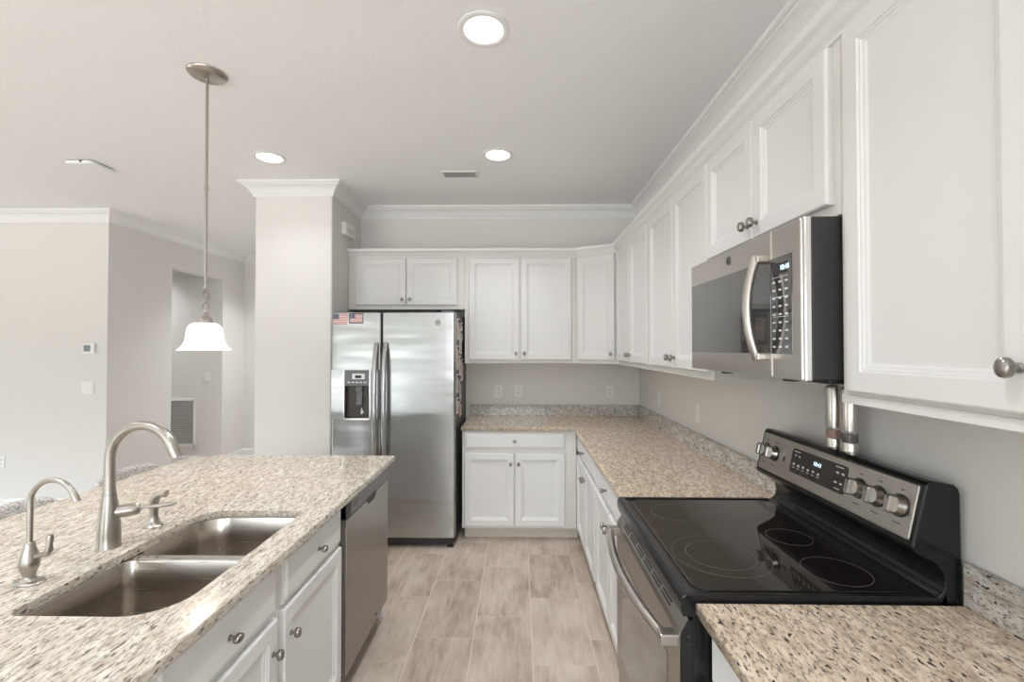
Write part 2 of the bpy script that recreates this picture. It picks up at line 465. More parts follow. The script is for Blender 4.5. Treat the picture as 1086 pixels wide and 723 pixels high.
p0, p1 = Vector((.491, 3.975)), Vector((.813, 3.790))
dd = (p1 - p0); ang = math.atan2(dd.y, dd.x); dl = dd.length
c = thing('corner_wall_cabinet', 'narrow white one-door wall cabinet set at an angle in the corner', 'cabinet', (.8, 4.1, ZU0), 'white wall cabinets')
build('body', G().prism([(p0.x, p0.y), (p1.x, p1.y), (XR - .002, 3.790), (XR - .002, YB - .002), (p0.x, YB - .002)], 2, ZU0, ZU1), M_body, c, .001)
Mc = frame_matrix((p0.x, p0.y, DZ0), ang)
add_front('door', c, tuple(Mc @ Vector((.022, 0, 0))), ang, dl - .042, DZ1 - DZ0, (dl - .072, .055))

c = thing('wall_cabinet', 'white two-door wall cabinet on the right wall, next to the angled corner one', 'cabinet', (.97, 3.3, ZU0), 'white wall cabinets')
build('body', G().box(FX, XR - .002, 2.846, 3.788, ZU0, ZU1), M_body, c, .001)
add_front('door', c, (FX, 3.758, DZ0), RIGHT, .440, DZ1 - DZ0, (.410, .055))
add_front('door', c, (FX, 3.308, DZ0), RIGHT, .436, DZ1 - DZ0, (.030, .055))

c = thing('wall_cabinet', 'white two-door wall cabinet just left of the microwave', 'cabinet', (.97, 2.4, ZU0), 'white wall cabinets')
build('body', G().box(FX, XR - .002, 1.924, 2.844, ZU0, ZU1), M_body, c, .001)
add_front('door', c, (FX, 2.822, DZ0), RIGHT, .432, DZ1 - DZ0, (.402, .055))
add_front('door', c, (FX, 2.380, DZ0), RIGHT, .432, DZ1 - DZ0, (.030, .055))

c = thing('wall_cabinet', 'short white two-door cabinet above the microwave', 'cabinet', (.97, 1.54, 1.888), 'white wall cabinets')
build('body', G().box(FX, XR - .002, 1.162, 1.922, 1.888, ZU1), M_body, c, .001)
add_front('door', c, (FX, 1.942, 1.920), RIGHT, .377, .411, (.347, .05))
add_front('door', c, (FX, 1.561, 1.920), RIGHT, .373, .411, (.026, .05))

c = thing('wall_cabinet', 'large white wall cabinet right of the microwave, closest to the camera', 'cabinet', (.97, .7, ZU0), 'white wall cabinets')
build('body', G().box(FX, XR - .002, .246, 1.160, ZU0, ZU1), M_body, c, .001)
build('bottom_rail', G().box(FX - .006, FX + .012, .246, 1.160, ZU0, ZU0 + .022), M_cab, c, .002)
add_front('door', c, (FX, 1.130, DZ0), RIGHT, .420, DZ1 - DZ0, (.392, .075))
add_front('door', c, (FX, .703, DZ0), RIGHT, .420, DZ1 - DZ0, (.030, .075))

z0 = ZU1 - .012
cp = [(-.006, z0), (.006, z0), (.008, z0 + .010), (.012, z0 + .014), (.020, z0 + .022), (.030, z0 + .038), (.040, z0 + .046), (.046, z0 + .050), (.048, z0 + .060), (.050, 2.410), (-.006, 2.410)]
cm = sweep([(FX, .246), (FX, 3.790), (.491, FU), (-1.503, FU)], cp, 'cabinet_molding', M_cab, kind=False)
tag(cm, 'white crown strip running along the tops of all wall cabinets', 'molding')

# base cabinets
BZ0, BZ1 = .10, .881
FB = 3.675                        # face of the back base cabinets
def base_fronts(c, o, ang, x0, x1, two=True, drawer=True, split=None, dk=True, hinge='l'):
    pass
c = thing('base_cabinet', 'white base cabinet with one wide drawer over two doors beside the fridge', 'cabinet', (-.05, 3.9, 0), 'white base cabinets')
build('body', G().box(-.462, .455, FB, YB - .002, BZ0, BZ1), M_body, c, .001)
build('toe_kick', G().box(-.450, .475, FB + .075, FB + .09, 0, BZ0), M_toe, c)
add_front('drawer', c, (-.444, FB, .735), BACK, .806, .130, (.403, .068), False)
add_front('door', c, (-.444, FB, .122), BACK, .400, .580, (.372, .50))
add_front('door', c, (-.036, FB, .122), BACK, .398, .580, (.028, .50))

FR = .472                         # face of the right base cabinets
c = thing('base_cabinet', 'narrow white drawer and door base cabinet on the right run, near the inside corner', 'cabinet', (.8, 3.2, 0), 'white base cabinets')
build('body', G().box(FR, XR - .002, 2.772, 3.674, BZ0, BZ1), M_body, c, .001)
build('toe_kick', G().box(FR + .06, FR + .075, 2.772, 3.749, 0, BZ0), M_toe, c)
add_front('drawer', c, (FR, 3.630, .735), RIGHT, .832, .130, (.40, .068), False)
add_front('door', c, (FR, 3.630, .122), RIGHT, .412, .580, (.384, .50))
add_front('door', c, (FR, 3.210, .122), RIGHT, .412, .580, (.028, .50))
c = thing('base_cabinet', 'white drawer and door base cabinet immediately left of the stove', 'cabinet', (.8, 2.3, 0), 'white base cabinets')
build('body', G().box(FR, XR - .002, 1.926, 2.770, BZ0, BZ1), M_body, c, .001)
build('toe_kick', G().box(FR + .06, FR + .075, 1.926, 2.770, 0, BZ0), M_toe, c)
add_front('drawer', c, (FR, 2.745, .735), RIGHT, .79, .130, (.35, .068), False)
add_front('door', c, (FR, 2.745, .122), RIGHT, .385, .580, (.357, .50))
add_front('door', c, (FR, 2.350, .122), RIGHT, .395, .580, (.028, .50))
c = thing('base_cabinet', 'white base cabinet under the counter right of the stove', 'cabinet', (.8, .7, 0), 'white base cabinets')
build('body', G().box(FR + .01, XR - .002, .25, 1.152, BZ0, BZ1), M_body, c, .001)
build('toe_kick', G().box(FR + .06, FR + .075, .25, 1.152, 0, BZ0), M_toe, c)
add_front('drawer', c, (FR + .01, 1.13, .735), RIGHT, .43, .130, (.215, .068), False)
add_front('door', c, (FR + .01, 1.13, .122), RIGHT, .43, .580, (.40, .50))
add_front('drawer', c, (FR + .01, .69, .735), RIGHT, .42, .130, (.215, .068), False)
add_front('door', c, (FR + .01, .69, .122), RIGHT, .42, .580, (.03, .50))

# island cabinets, doors face the aisle (+X)
FI = -.785
c = thing('base_cabinet', 'white island cabinet with drawer and door beside the dishwasher', 'cabinet', (-1.1, 1.7, 0), 'white base cabinets')
build('body', G().box(-.815, FI, 1.466, 1.978, BZ0, BZ1)  , M_body, c, .001)
build('toe_kick', G().box(FI - .07, FI - .055, 1.466, 1.978, 0, BZ0), M_toe, c)
add_front('drawer', c, (FI, 1.484, .712), ISL, .478, .158, (.25, .072), False)
add_front('door', c, (FI, 1.484, .122), ISL, .478, .572, (.040, .476))
c = thing('base_cabinet', 'white island sink cabinet with drawer front and door, nearest the camera', 'cabinet', (-1.1, .9, 0), 'white base cabinets')
build('body', G().box(-.815, FI, .45, 1.464, BZ0, BZ1), M_body, c, .001)
build('toe_kick', G().box(FI - .07, FI - .055, .45, 1.464, 0, BZ0), M_toe, c)
add_front('drawer', c, (FI, .955, .712), ISL, .487, .158, (.245, .072), False)
add_front('door', c, (FI, .955, .122), ISL, .487, .572, (.458, .476))
add_front('drawer', c, (FI, .463, .712), ISL, .482, .158, (.245, .072), False)
add_front('door', c, (FI, .463, .122), ISL, .482, .572, (.040, .476))
o = build('kitchen_island', G().box(-1.47, -1.45, -.3, 2.64, 0, BZ1).box(-1.45, -.79, 2.618, 2.64, 0, BZ1).box(-1.45, -.83, -.3, -.28, 0, BZ1), M_cab, None, .002)
tag(o, 'white back and end panels closing the island under the stone top', 'island')

# ------------------------------------------------------------------ stone tops
CT0, CT1 = .882, .912
SX0, SX1, SY0, SY1 = -1.232, -.842, 1.076, 1.785
hole = rrect(SX0, SX1, SY0, SY1, (.035, .115, .03, .10), 10)
isl = rrect(-1.925, -.735, -.35, 2.69, (.03, .03, .012, .16), 8)
o = slab('island_countertop', isl, [hole], CT0, CT1, M_gran_i)
tag(o, 'speckled cream granite top of the island around the sink', 'countertop')
o = slab('countertop', [(-.47, 3.648), (.437, 3.648), (.437, 1.925), (XR - .003, 1.925), (XR - .003, YB - .003), (-.47, YB - .003)], [], CT0, CT1, M_gran_r)
tag(o, 'L-shaped speckled granite counter between fridge and stove', 'countertop')
o = slab('countertop', [(.440, .246), (XR - .003, .246), (XR - .003, 1.155), (.440, 1.155)], [], CT0, CT1, M_gran_r)
tag(o, 'speckled granite counter right of the stove, nearest the camera', 'countertop')
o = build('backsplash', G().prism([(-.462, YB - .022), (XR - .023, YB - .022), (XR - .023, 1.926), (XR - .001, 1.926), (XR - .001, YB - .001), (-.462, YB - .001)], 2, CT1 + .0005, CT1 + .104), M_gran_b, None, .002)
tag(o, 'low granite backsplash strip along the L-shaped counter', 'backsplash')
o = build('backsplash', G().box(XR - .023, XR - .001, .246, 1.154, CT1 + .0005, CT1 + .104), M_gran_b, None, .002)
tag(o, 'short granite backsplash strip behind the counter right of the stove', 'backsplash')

# ------------------------------------------------------------------ sink and taps
def bowl(y0, y1, r):
    x0, x1 = SX0 - .006, SX1 + .006
    ls = []
    for ins, z, k in ((-.012, CT0 - .002, 1), (0, CT0 - .002, 1), (.002, CT0 - .006, 1), (.008, CT0 - .10, 1), (.012, CT0 - .165, 1), (.020, CT0 - .188, 1), (.045, CT0 - .200, 1), (.11, CT0 - .204, 1)):
        rr = tuple(max(q - max(ins, 0) * .3, .01) for q in r)
        if ins >= .045: rr = tuple(min(q, .05) for q in rr)
        ls.append([(px, py, z) for px, py in rrect(x0 + ins, x1 - ins, y0 + ins, y1 - ins, rr, 8)])
    return G().loops(ls, False, True, True)
sk = thing('kitchen_sink', 'undermounted stainless double-bowl sink in the island', 'sink', (-1.04, 1.43, .68))
YD0, YD1 = 1.428, 1.462
build('bowl', bowl(SY0 - .006, YD0, (.038, .115, .035, .035)), M_sink, sk)
build('bowl', bowl(YD1, SY1 + .006, (.035, .035, .033, .10)), M_sink, sk)
g = G().prism([(YD0 - .004, CT0 - .008), (YD0, CT0 - .003), (YD0 + .006, CT0 - .001), (YD1 - .006, CT0 - .001), (YD1, CT0 - .003), (YD1 + .004, CT0 - .008)], 0, SX0 - .01, SX1 + .01)
build('divider', g, M_chrome, sk)
for yy in (1.25, 1.63):
    build('drain', G().lathe([(.0, .6795), (.045, .6795), (.045, .6815), (.036, .6815), (.030, .680), (.0, .680)], Matrix.Translation((-1.04, yy, 0))), M_chrome, sk)

def arc_pts(c, r, a0, a1, n, d=(1, 0), rz=None):
    """arc in the vertical plane through c with horizontal direction d"""
    rz = rz or r; out = []
    for i in range(n + 1):
        a = a0 + (a1 - a0) * i / n
        out.append((c[0] + d[0] * r * math.cos(a), c[1] + d[1] * r * math.cos(a), c[2] + rz * math.sin(a)))
    return out
fx, fy = -1.314, 1.444
t = thing('kitchen_faucet', 'tall gooseneck brushed nickel faucet with side lever behind the sink', 'faucet', (fx, fy, CT1))
g = G().lathe([(.0325, 0), (.0325, .004), (.0312, .010), (.0308, .04), (.0290, .08), (.0242, .125), (.0190, .165), (.0172, .178)], Matrix.Translation((fx, fy, CT1)), 36)
build('body', g, M_nickel, t)
R_ = .106
pts = [(fx, fy, CT1 + .17), (fx, fy, 1.12), (fx, fy, 1.16)] + arc_pts((fx + R_, fy, 1.19), R_, PI, .30, 20, rz=.110)
end = Vector(pts[-1]); dr = Vector((.42, 0, -.9)).normalized()
pts += [tuple(end + dr * .01), tuple(end + dr * .026)]
rad = [.0172, .0158, .0150] + [.0146] * 12 + [.0148, .0152, .0156, .0160, .0165, .0170, .0174, .0176, .0176] + [.0176, .0170]
rad = rad[:len(pts)]
build('spout', G().tube(pts, rad, 24), M_nickel, t)
build('spout_ring', G().lathe([(.0184, 0), (.0190, .001), (.0190, .0025), (.0184, .0035)], Matrix.Translation((fx, fy, CT1 + .168)), 32), M_knob, t)
ld = Vector((.86, .50, 0)).normalized()
h0 = Vector((fx, fy, 1.022))
lv = build('lever_hub', G().tube([h0 + ld * .015, h0 + ld * .060, h0 + ld * .073, h0 + ld * .079], [.0190, .0195, .0185, .0135], 24), M_nickel, t)
build('lever', G().tube([h0 + ld * .072 + Vector((0, 0, .002)), h0 + ld * .092 + Vector((0, 0, .003)), h0 + ld * .125 + Vector((0, 0, .001)), h0 + ld * .158 + Vector((0, 0, .002)), h0 + ld * .176 + Vector((0, 0, .004))],
      [.010, .0075, .0100, .0125, .008], 16, sq=.62), M_nickel, t)

qx, qy = -1.330, 1.222
t = thing('filter_faucet', 'small slim-necked brushed nickel water tap at left end of the sink', 'faucet', (qx, qy, CT1))
Mq = Matrix.Translation((qx, qy, CT1))
build('base_plate', G().lathe([(.040, 0), (.041, .003), (.038, .007), (.028, .009), (.0, .009)], Mq, 32, 1, .62), M_nickel, t)
build('body', G().lathe([(.022, .006), (.0145, .014), (.0135, .020), (.019, .038), (.0225, .052), (.0215, .068), (.016, .086), (.0125, .098), (.0118, .108), (.009, .112)], Mq, 32), M_nickel, t)
pts = [(qx, qy, CT1 + .10), (qx, qy, 1.08), (qx, qy, 1.115)] + arc_pts((qx + .062, qy, 1.128), .062, PI, .55, 16)
e_ = Vector(pts[-1]); pts += [tuple(e_ + Vector((.008, 0, -.014))), tuple(e_ + Vector((.015, 0, -.028)))]
build('spout', G().tube(pts, [.0068] * (len(pts) - 3) + [.0072, .0085, .0085], 16), M_nickel, t)
hb = Vector((qx, qy, .982))
build('lever', G().tube([hb + Vector((.012, 0, 0)), hb + Vector((.03, 0, .004)), hb + Vector((.048, 0, .010)), hb + Vector((.054, 0, .020)), hb + Vector((.055, 0, .034)), hb + Vector((.056, 0, .050)), hb + Vector((.057, 0, .060))],
      [.008, .007, .0085, .0095, .0065, .0085, .006], 16), M_nickel, t)

px_, py_ = -1.307, 1.613
t = thing('side_sprayer', 'short brushed nickel pull-out sprayer standing right of the tall faucet', 'faucet', (px_, py_, CT1))
build('collar', G().lathe([(.029, 0), (.029, .004), (.021, .012), (.0165, .028), (.0155, .036)], Matrix.Translation((px_, py_, CT1)), 28), M_nickel, t)
build('spray_head', G().tube([(px_, py_, .944), (px_ + .001, py_, .972), (px_ + .002, py_, 1.000), (px_ + .008, py_, 1.018), (px_ + .022, py_, 1.027), (px_ + .038, py_, 1.029), (px_ + .046, py_, 1.028)],
      [.0145, .0135, .0155, .0165, .0130, .0125, .0135], 20), M_nickel, t)

# ------------------------------------------------------------------ dishwasher
DWX = -.755
t = thing('dishwasher', 'stainless dishwasher with grey control strip at the far end of the island', 'dishwasher', (-1.05, 2.3, 0))
build('tub', G().box(-1.38, -.80, 1.984, 2.612, .10, .872), M_blackp, t)
build('door', G().box(-.800, DWX, 1.992, 2.612, .115, .795), M_steel_dw, t, .004)
cs = build('control_strip', G().box(-.800, DWX - .002, 1.984, 2.612, .797, .868), mat('strip_grey', (0.22, 0.215, 0.21), .35, .6), t, .003)
build('strip_end_cap', G().box(-.795, DWX - .0005, 1.984, 2.040, .797, .868), M_blackp, cs)
for z in (.828, .842):
    build('button_mark', G().box(DWX - .003, DWX - .0012, 2.07, 2.13, z, z + .003), M_slot, cs)
for y in (2.30, 2.33, 2.36, 2.39):
    build('button', G().box(DWX - .003, DWX - .0010, y, y + .018, .832, .842), M_knob, cs)
# pocket handle: a dark scoop below the strip
g = G()
poly = [(2.24, .800), (2.40, .800), (2.385, .780), (2.36, .768), (2.28, .768), (2.255, .780)]
g.prism(poly, 0, DWX - .004, DWX + .0008)
build('pocket_handle', g, M_slot, t)
build('toe_panel', G().box(-.86, -.835, 1.99, 2.612, 0.0, .112), M_blackp, t)

def emblem(cx, cy, cz_, r, normal, parent, material, curl):
    """round badge with two scroll strokes; normal is 'x+','x-' or 'y-'"""
    if normal == 'y-': M = text_matrix((cx, cy, cz_), (1, 0, 0), (0, 0, 1))
    elif normal == 'x-': M = text_matrix((cx, cy, cz_), (0, -1, 0), (0, 0, 1))
    else: M = text_matrix((cx, cy, cz_), (0, 1, 0), (0, 0, 1))
    b = build('badge', G().lathe([(r, -.0005), (r, .0012), (r * .94, .0016), (0, .0016)], M, 28), material, parent)
    g = G().tube([(r * .84 * math.cos(a * PI / 12), r * .84 * math.sin(a * PI / 12), .0018) for a in range(25)], r * .05, 6, M=M)
    g.tube([(-r * .1, r * .45, .0018), (-r * .5, r * .3, .0018), (-r * .55, -r * .25, .0018), (-r * .2, -r * .5, .0018), (-r * .02, -r * .15, .0018), (-r * .25, 0, .0018)], r * .07, 6, M=M)
    g.tube([(r * .5, r * .4, .0018), (r * .2, r * .45, .0018), (r * .12, r * .12, .0018), (r * .35, 0, .0018), (r * .1, -r * .2, .0018), (r * .25, -r * .5, .0018), (r * .55, -r * .3, .0018)], r * .07, 6, M=M)
    build('badge_scroll', g, curl, b)
    return b
emblem(DWX, 2.395, .16, .016, 'x+', t, M_knob, M_dprint)

# ------------------------------------------------------------------ refrigerator
fr = thing('refrigerator', 'stainless side-by-side fridge with water dispenser, between pillar and counter', 'refrigerator', (-.98, 3.9, 0))
build('case', G().box(-1.462, -.502, 3.59, 4.25, .03, 1.822), M_frside, fr, .004)
build('base_grille', G().box(-1.45, -.515, 3.545, 3.60, .03, .080), M_blackp, fr, .003)
for x in (-1.42, -.545):
    build('foot', G().lathe([(.024, 0), (.026, .004), (.022, .012), (.012, .014), (.012, .036)], Matrix.Translation((x, 3.57, 0)), 20), M_blackp, fr)
def slot_box(g, x0, x1, z0, z1, yf, yb, hx0, hx1, hz0, hz1):
    """front slab with a rectangular opening"""
    g.box(x0, hx0, yf, yb, z0, z1); g.box(hx1, x1, yf, yb, z0, z1)
    g.box(hx0, hx1, yf, yb, z0, hz0); g.box(hx0, hx1, yf, yb, hz1, z1)
def rounded_door(x0, x1, z0, z1, yf, yb):
    r = .018
    poly = [(x0, yb), (x0, yf + r)] + [(x0 + r - r * math.cos(a * PI / 12), yf + r - r * math.sin(a * PI / 12)) for a in range(1, 6)] + [(x0 + r, yf)]
    poly += [(x0 + (x1 - x0) * k / 8, yf - .004 * math.sin(PI * k / 8)) for k in range(1, 8)]
    poly += [(x1 - r, yf)] + [(x1 - r + r * math.sin(a * PI / 12), yf + r - r * math.cos(a * PI / 12)) for a in range(1, 6)] + [(x1, yf + r), (x1, yb)]
    return poly
HX0, HX1, HZ0, HZ1 = -1.362, -1.160, .995, 1.375
SPL = -1.073
g = G()
pl = rounded_door(-1.465, SPL - .004, 0, 0, 3.52, 3.588)
# left door in four blocks around the dispenser opening
g.prism(pl, 2, .085, HZ0); g.prism(pl, 2, HZ1, 1.820)
g.box(-1.465, HX0, 3.5235, 3.588, HZ0, HZ1); g.box(HX1, SPL - .004, 3.5235, 3.588, HZ0, HZ1)
ld_ = build('freezer_door', g, M_steel_v, fr)
rd = build('fridge_door', G().prism(rounded_door(SPL + .004, -.500, 0, 0, 3.52, 3.588), 2, .085, 1.820), M_steel_v, fr)
for o_, x in ((ld_, SPL - .036), (rd, SPL + .036)):
    pts = []
    for i in range(17):
        z = .62 + (1.585 - .62) * i / 16; u = i / 16
        pts.append((x, 3.520 - .058 * (1 - abs(2 * u - 1) ** 4) - .006, z))
    h = build('handle', G().tube(pts, .0185, 16, sq=.75), M_steel_v, o_)
# hinge covers on top
for x in (-1.40, -.56):
    build('hinge_cover', G().box(x - .05, x + .05, 3.55, 3.64, 1.822, 1.838), M_grey, fr, .005)
# dispenser
dp = build('dispenser', G().box(HX0, HX1, 3.560, 3.575, HZ0, HZ1).box(HX0, HX0 + .006, 3.521, 3.56, HZ0, HZ1).box(HX1 - .006, HX1, 3.521, 3.56, HZ0, HZ1).box(HX0, HX1, 3.521, 3.56, HZ0, HZ0 + .008),
           mat('dispenser_recess', (0.06, 0.05, 0.042), 0.4), ld_)
build('dispenser_bezel', G().box(HX0 - .004, HX1 + .004, 3.512, 3.522, HZ0 - .008, HZ0 + .008).box(HX0 - .006, HX0 + .004, 3.512, 3.522, HZ0 - .008, HZ1 + .004).box(HX1 - .004, HX1 + .006, 3.512, 3.522, HZ0 - .008, HZ1 + .004), M_chrome, dp, .003)
dc = build('dispenser_controls', G().box(HX0, HX1, 3.512, 3.56, HZ1 - .125, HZ1), mat('dispenser_face', (0.15, 0.15, 0.16), 0.3), dp, .006)
build('control_screen', G().box(HX0 + .065, HX1 - .04, 3.5095, 3.5125, HZ1 - .070, HZ1 - .028), M_plate, dc)
build('screen_window', G().box(HX0 + .088, HX1 - .065, 3.5080, 3.5100, HZ1 - .062, HZ1 - .040), M_slot, dc)
for i in range(5):
    build('key', G().box(HX0 + .03 + i * .031, HX0 + .05 + i * .031, 3.5105, 3.5125, HZ1 - .100, HZ1 - .090), M_print, dc)
build('spout_block', G().box(-1.275, -1.225, 3.525, 3.56, HZ1 - .165, HZ1 - .125), M_grey, dp, .004)
build('paddle', G().prism([(3.556, HZ1 - .165), (3.545, HZ1 - .165), (3.528, HZ0 + .11), (3.536, HZ0 + .10)], 0, -1.272, -1.228), M_grey, dp)
build('ice_light', G().prism([(-1.245, HZ0 + .03), (-1.222, HZ0 + .045), (-1.240, HZ0 + .085)], 1, 3.553, 3.560), M_plate, dp)
emblem(-.633, 3.5165, 1.742, .022, 'y-', rd, M_knob, M_dprint)

# flags on the freezer door
M_red = mat('flag_red', (0.52, 0.12, 0.12), 0.6); M_fw = mat('flag_white', (0.82, 0.78, 0.76), 0.6); M_fb = mat('flag_blue', (0.07, 0.08, 0.13), 0.6)
def flag(x0, x1, z0, z1, label, border):
    t = thing('flag_magnet', label, 'magnet', ((x0 + x1) / 2, 3.515, z0), 'flag magnets on the freezer door')
    yb_, yf_ = 3.5195, 3.5155
    if border:
        build('border', G().box(x0, x1, yf_ + .0005, yb_, z0, z1), M_fb, t); x0 += .007; x1 -= .007; z0 += .007; z1 -= .007
    gr_, gw_ = G(), G(); hh = (z1 - z0) / 13
    for i in range(13): (gr_ if i % 2 == 0 else gw_).box(x0, x1, yf_, yb_ - .0002, z0 + i * hh, z0 + (i + 1) * hh)
    build('red_stripes', gr_, M_red, t); build('white_stripes', gw_, M_fw, t)
    cn = build('star_field', G().box(x0, x0 + (x1 - x0) * .42, yf_ - .001, yf_ + .0005, z0 + 6 * hh, z1), M_fb, t)
    g = G()
    for r in range(5):
        for q in range(6):
            cx = x0 + (x1 - x0) * .42 * (q + .5) / 6; c_z = z0 + 6 * hh + 7 * hh * (r + .5) / 5; s_ = .0022
            g.prism([(cx + (s_ if k % 2 == 0 else s_ * .4) * math.sin(k * PI / 5), c_z + (s_ if k % 2 == 0 else s_ * .4) * math.cos(k * PI / 5)) for k in range(10)], 1, yf_ - .0016, yf_ - .0008)
    build('stars', g, M_fw, cn)
flag(-1.452, -1.338, 1.732, 1.812, 'larger flag magnet, stars and stripes, at the top left of the freezer door', False)
flag(-1.326, -1.214, 1.736, 1.816, 'dark-bordered flag magnet to the right of the larger one on the freezer door', True)

# photo cards held on the fridge's right side
def cardmat(name, a, b, s_):
    m = mat(name, a, .5)
    r_ = ramp(m, [(0.42, a), (0.58, b)]); L(m, noise(m, coords(m), s_, 2), r_.inputs['Fac']); L(m, r_.outputs['Color'], bsdf(m).inputs['Base Color'])
    return m
M_img = [cardmat('photo_print_warm', (0.45, 0.26, 0.21), (0.72, 0.58, 0.50), 28), cardmat('photo_print_grey', (0.28, 0.27, 0.28), (0.66, 0.62, 0.60), 32), cardmat('photo_print_pink', (0.55, 0.38, 0.38), (0.80, 0.72, 0.70), 24)]
cards = [  # y centre, z centre, w, h, tilt, layer, label
    (3.70, 1.70, .13, .17, .10, 0, 'highest photo card on the side of the fridge'),
    (3.83, 1.60, .14, .20, -.15, 1, 'tilted photo card just under the highest ones on the fridge side'),
    (3.93, 1.69, .12, .15, .12, 0, 'photo card high up at the rear of the fridge side'),
    (3.67, 1.47, .12, .19, .04, 0, 'tall photo card on the front edge of the fridge side, upper middle'),
    (3.80, 1.40, .12, .16, -.08, 1, 'photo card in the middle of the upper group on the fridge side'),
    (3.67, 1.26, .10, .15, -.05, 0, 'photo card on the front edge of the fridge side, middle height'),
    (3.95, 1.36, .13, .18, .06, 0, 'photo card at the rear of the fridge side, middle height'),
    (3.82, 1.20, .11, .15, .10, 1, 'pinkish photo card below the middle of the fridge side'),
    (3.68, 1.08, .12, .13, -.12, 0, 'lowest photo card near the front of the fridge side'),
    (3.86, 1.04, .12, .13, .05, 0, 'lowest photo card further back on the fridge side'),
]
for i, (cy_, cz_, wd, ht, tl, ly, lb) in enumerate(cards):
    x0 = -.5015 + ly * .004
    M = Matrix.Translation((x0, cy_, cz_)) @ Matrix.Rotation(tl, 4, 'X')
    t = thing('photo_card', lb, 'photo', (x0, cy_, cz_), 'photo cards on the side of the fridge')
    bo = build('card', G().box(0, .0022, -wd / 2, wd / 2, -ht / 2, ht / 2, M), M_fw, t)
    build('picture', G().box(.0018, .0028, -wd / 2 + .008, wd / 2 - .008, -ht / 2 + .012, ht / 2 - .008, M), M_img[i % 3], bo)
    build('magnet', G().lathe([(.010, 0), (.010, .006), (.007, .009), (0, .009)], M @ Matrix.Translation((.0026, 0, ht / 2 - .02)) @ Matrix.Rotation(PI / 2, 4, 'Y'), 16), M_blackp, t)

# ------------------------------------------------------------------ stove
RY0, RY1 = 1.164, 1.920
rg = thing('stove', 'freestanding electric stove with black glass cooktop and stainless oven door', 'stove', (.77, 1.54, 0))
build('body', G().box(.438, 1.09, RY0 + .004, RY1 - .004, .03, .90), M_black, rg, .003)
for x, y in ((.48, RY0 + .04), (.48, RY1 - .04), (1.04, RY0 + .04), (1.04, RY1 - .04)):
    build('foot', G().lathe([(.018, 0), (.018, .012), (.010, .014), (.010, .032)], Matrix.Translation((x, y, 0)), 16), M_blackp, rg)
# cooktop frame: rounded front lip with a shallow raised rim
lip = [(.412, .872), (.408, .885), (.407, .905), (.410, .920), (.418, .927), (.430, .928), (.440, .9245), (.452, .9215), (1.02, .9215), (1.045, .926), (1.058, .938), (1.066, .955), (1.07, .900), (1.07, .872)]
ct = build('cooktop_frame', G().prism(lip, 1, RY0, RY1), M_black, rg, .002)
build('cooktop_rim', G().box(.425, 1.03, RY0, RY0 + .016, .920, .927).box(.425, 1.03, RY1 - .016, RY1, .920, .927), M_black, ct, .003)
gl = slab('cooktop_glass', rrect(.452, 1.020, RY0 + .028, RY1 - .028, (.045, .045, .045, .045), 8), [], .9205, .9245, M_glassblk, .0015, rg)
def ring(name, cx, cy, r, wdt=.0012, parent=rg):
    n = 72; ls = []
    for rr, z in ((r - wdt, .9243), (r - wdt, .92485), (r, .92485), (r, .9243)):
        ls.append([(cx + rr * math.cos(2 * PI * i / n), cy + rr * math.sin(2 * PI * i / n), z) for i in range(n)])
    return build(name, G().loops(ls + [ls[0]], False, False), M_ring, parent)
for nm, cx, cy, r in (('burner_ring', .605, 1.395, .140), ('burner_ring', .605, 1.395, .098), ('burner_ring', .590, 1.750, .088), ('burner_ring', .885, 1.300, .085), ('burner_ring', .890, 1.530, .068), ('burner_ring', .880, 1.770, .085)):
    ring(nm, cx, cy, r)
# backguard
bgp = [(1.050, .915), (1.062, .935), (1.064, .965), (1.058, .990), (1.040, 1.010), (1.000, 1.030), (.986, 1.040), (.984, 1.050), (1.020, 1.204), (1.026, 1.212), (1.036, 1.215), (1.090, 1.205), (1.100, 1.196), (1.104, 1.180), (1.108, .60), (1.070, .60)]
bk = build('backguard', G().prism(bgp, 1, RY0, RY1), M_black, rg, .004)
tilt = Vector((.034, 0, .153)).normalized()             # up the face
nrm = Vector((-.153, 0, .034)).normalized()              # out of the face
P0 = Vector((.9868, 0, 1.056))
def onface(y, up, out=0.0):
    q = P0 + tilt * up + nrm * out; return Vector((q.x, y, q.z))
def faceM(y, up, out=0.0): return text_matrix(onface(y, up, out), (0, -1, 0), tilt)
FH = (Vector((1.0185, 0, 1.200)) - P0).length
Mf = faceM((RY0 + RY1) / 2, 0)
ww = (RY1 - RY0) / 2 - .014
ls = []
for ins, zz in ((0, .0), (0, .002), (.0025, .0035)):
    ls.append([(x, y, zz) for x, y in rrect(-ww + ins, ww - ins, .004 + ins, FH - ins, .006, 4)])
cpn = build('control_panel', G().loops(ls, True, True, False, Mf), M_steel_y, bk)
ls = []
for ins, zz in ((0, .0032), (0, .0046), (.0012, .0050)):
    ls.append([(x, y, zz) for x, y in rrect(-.142 + ins, .142 - ins, .040 + ins, .128 - ins, .013, 5)])
Md = faceM(1.560, 0)
dsp = build('display', G().loops(ls, True, True, False, Md), mat('display_face', (0.045, 0.038, 0.033), .25), cpn)
build('clock_window', G().box(-.024, .030, .084, .115, .0048, .0054, Md), M_slot, dsp)
lettering('clock_digits', '10:41', .019, faceM(1.557, .0995, .0056), M_digit, dsp)
def marks(g, lst, M, z=.0052):
    for x, y, a, b in lst: g.box(x - a / 2, x + a / 2, y - b / 2, y + b / 2, z - .0003, z + .0003, M)
g = G()
marks(g, [(-.112, .118, .034, .003), (-.118, .104, .010, .004), (-.096, .103, .010, .004), (.105, .119, .036, .003), (.100, .101, .012, .006), (.124, .101, .012, .006),
          (.098, .070, .012, .006), (.122, .070, .012, .006), (.108, .052, .026, .0025)], Md)
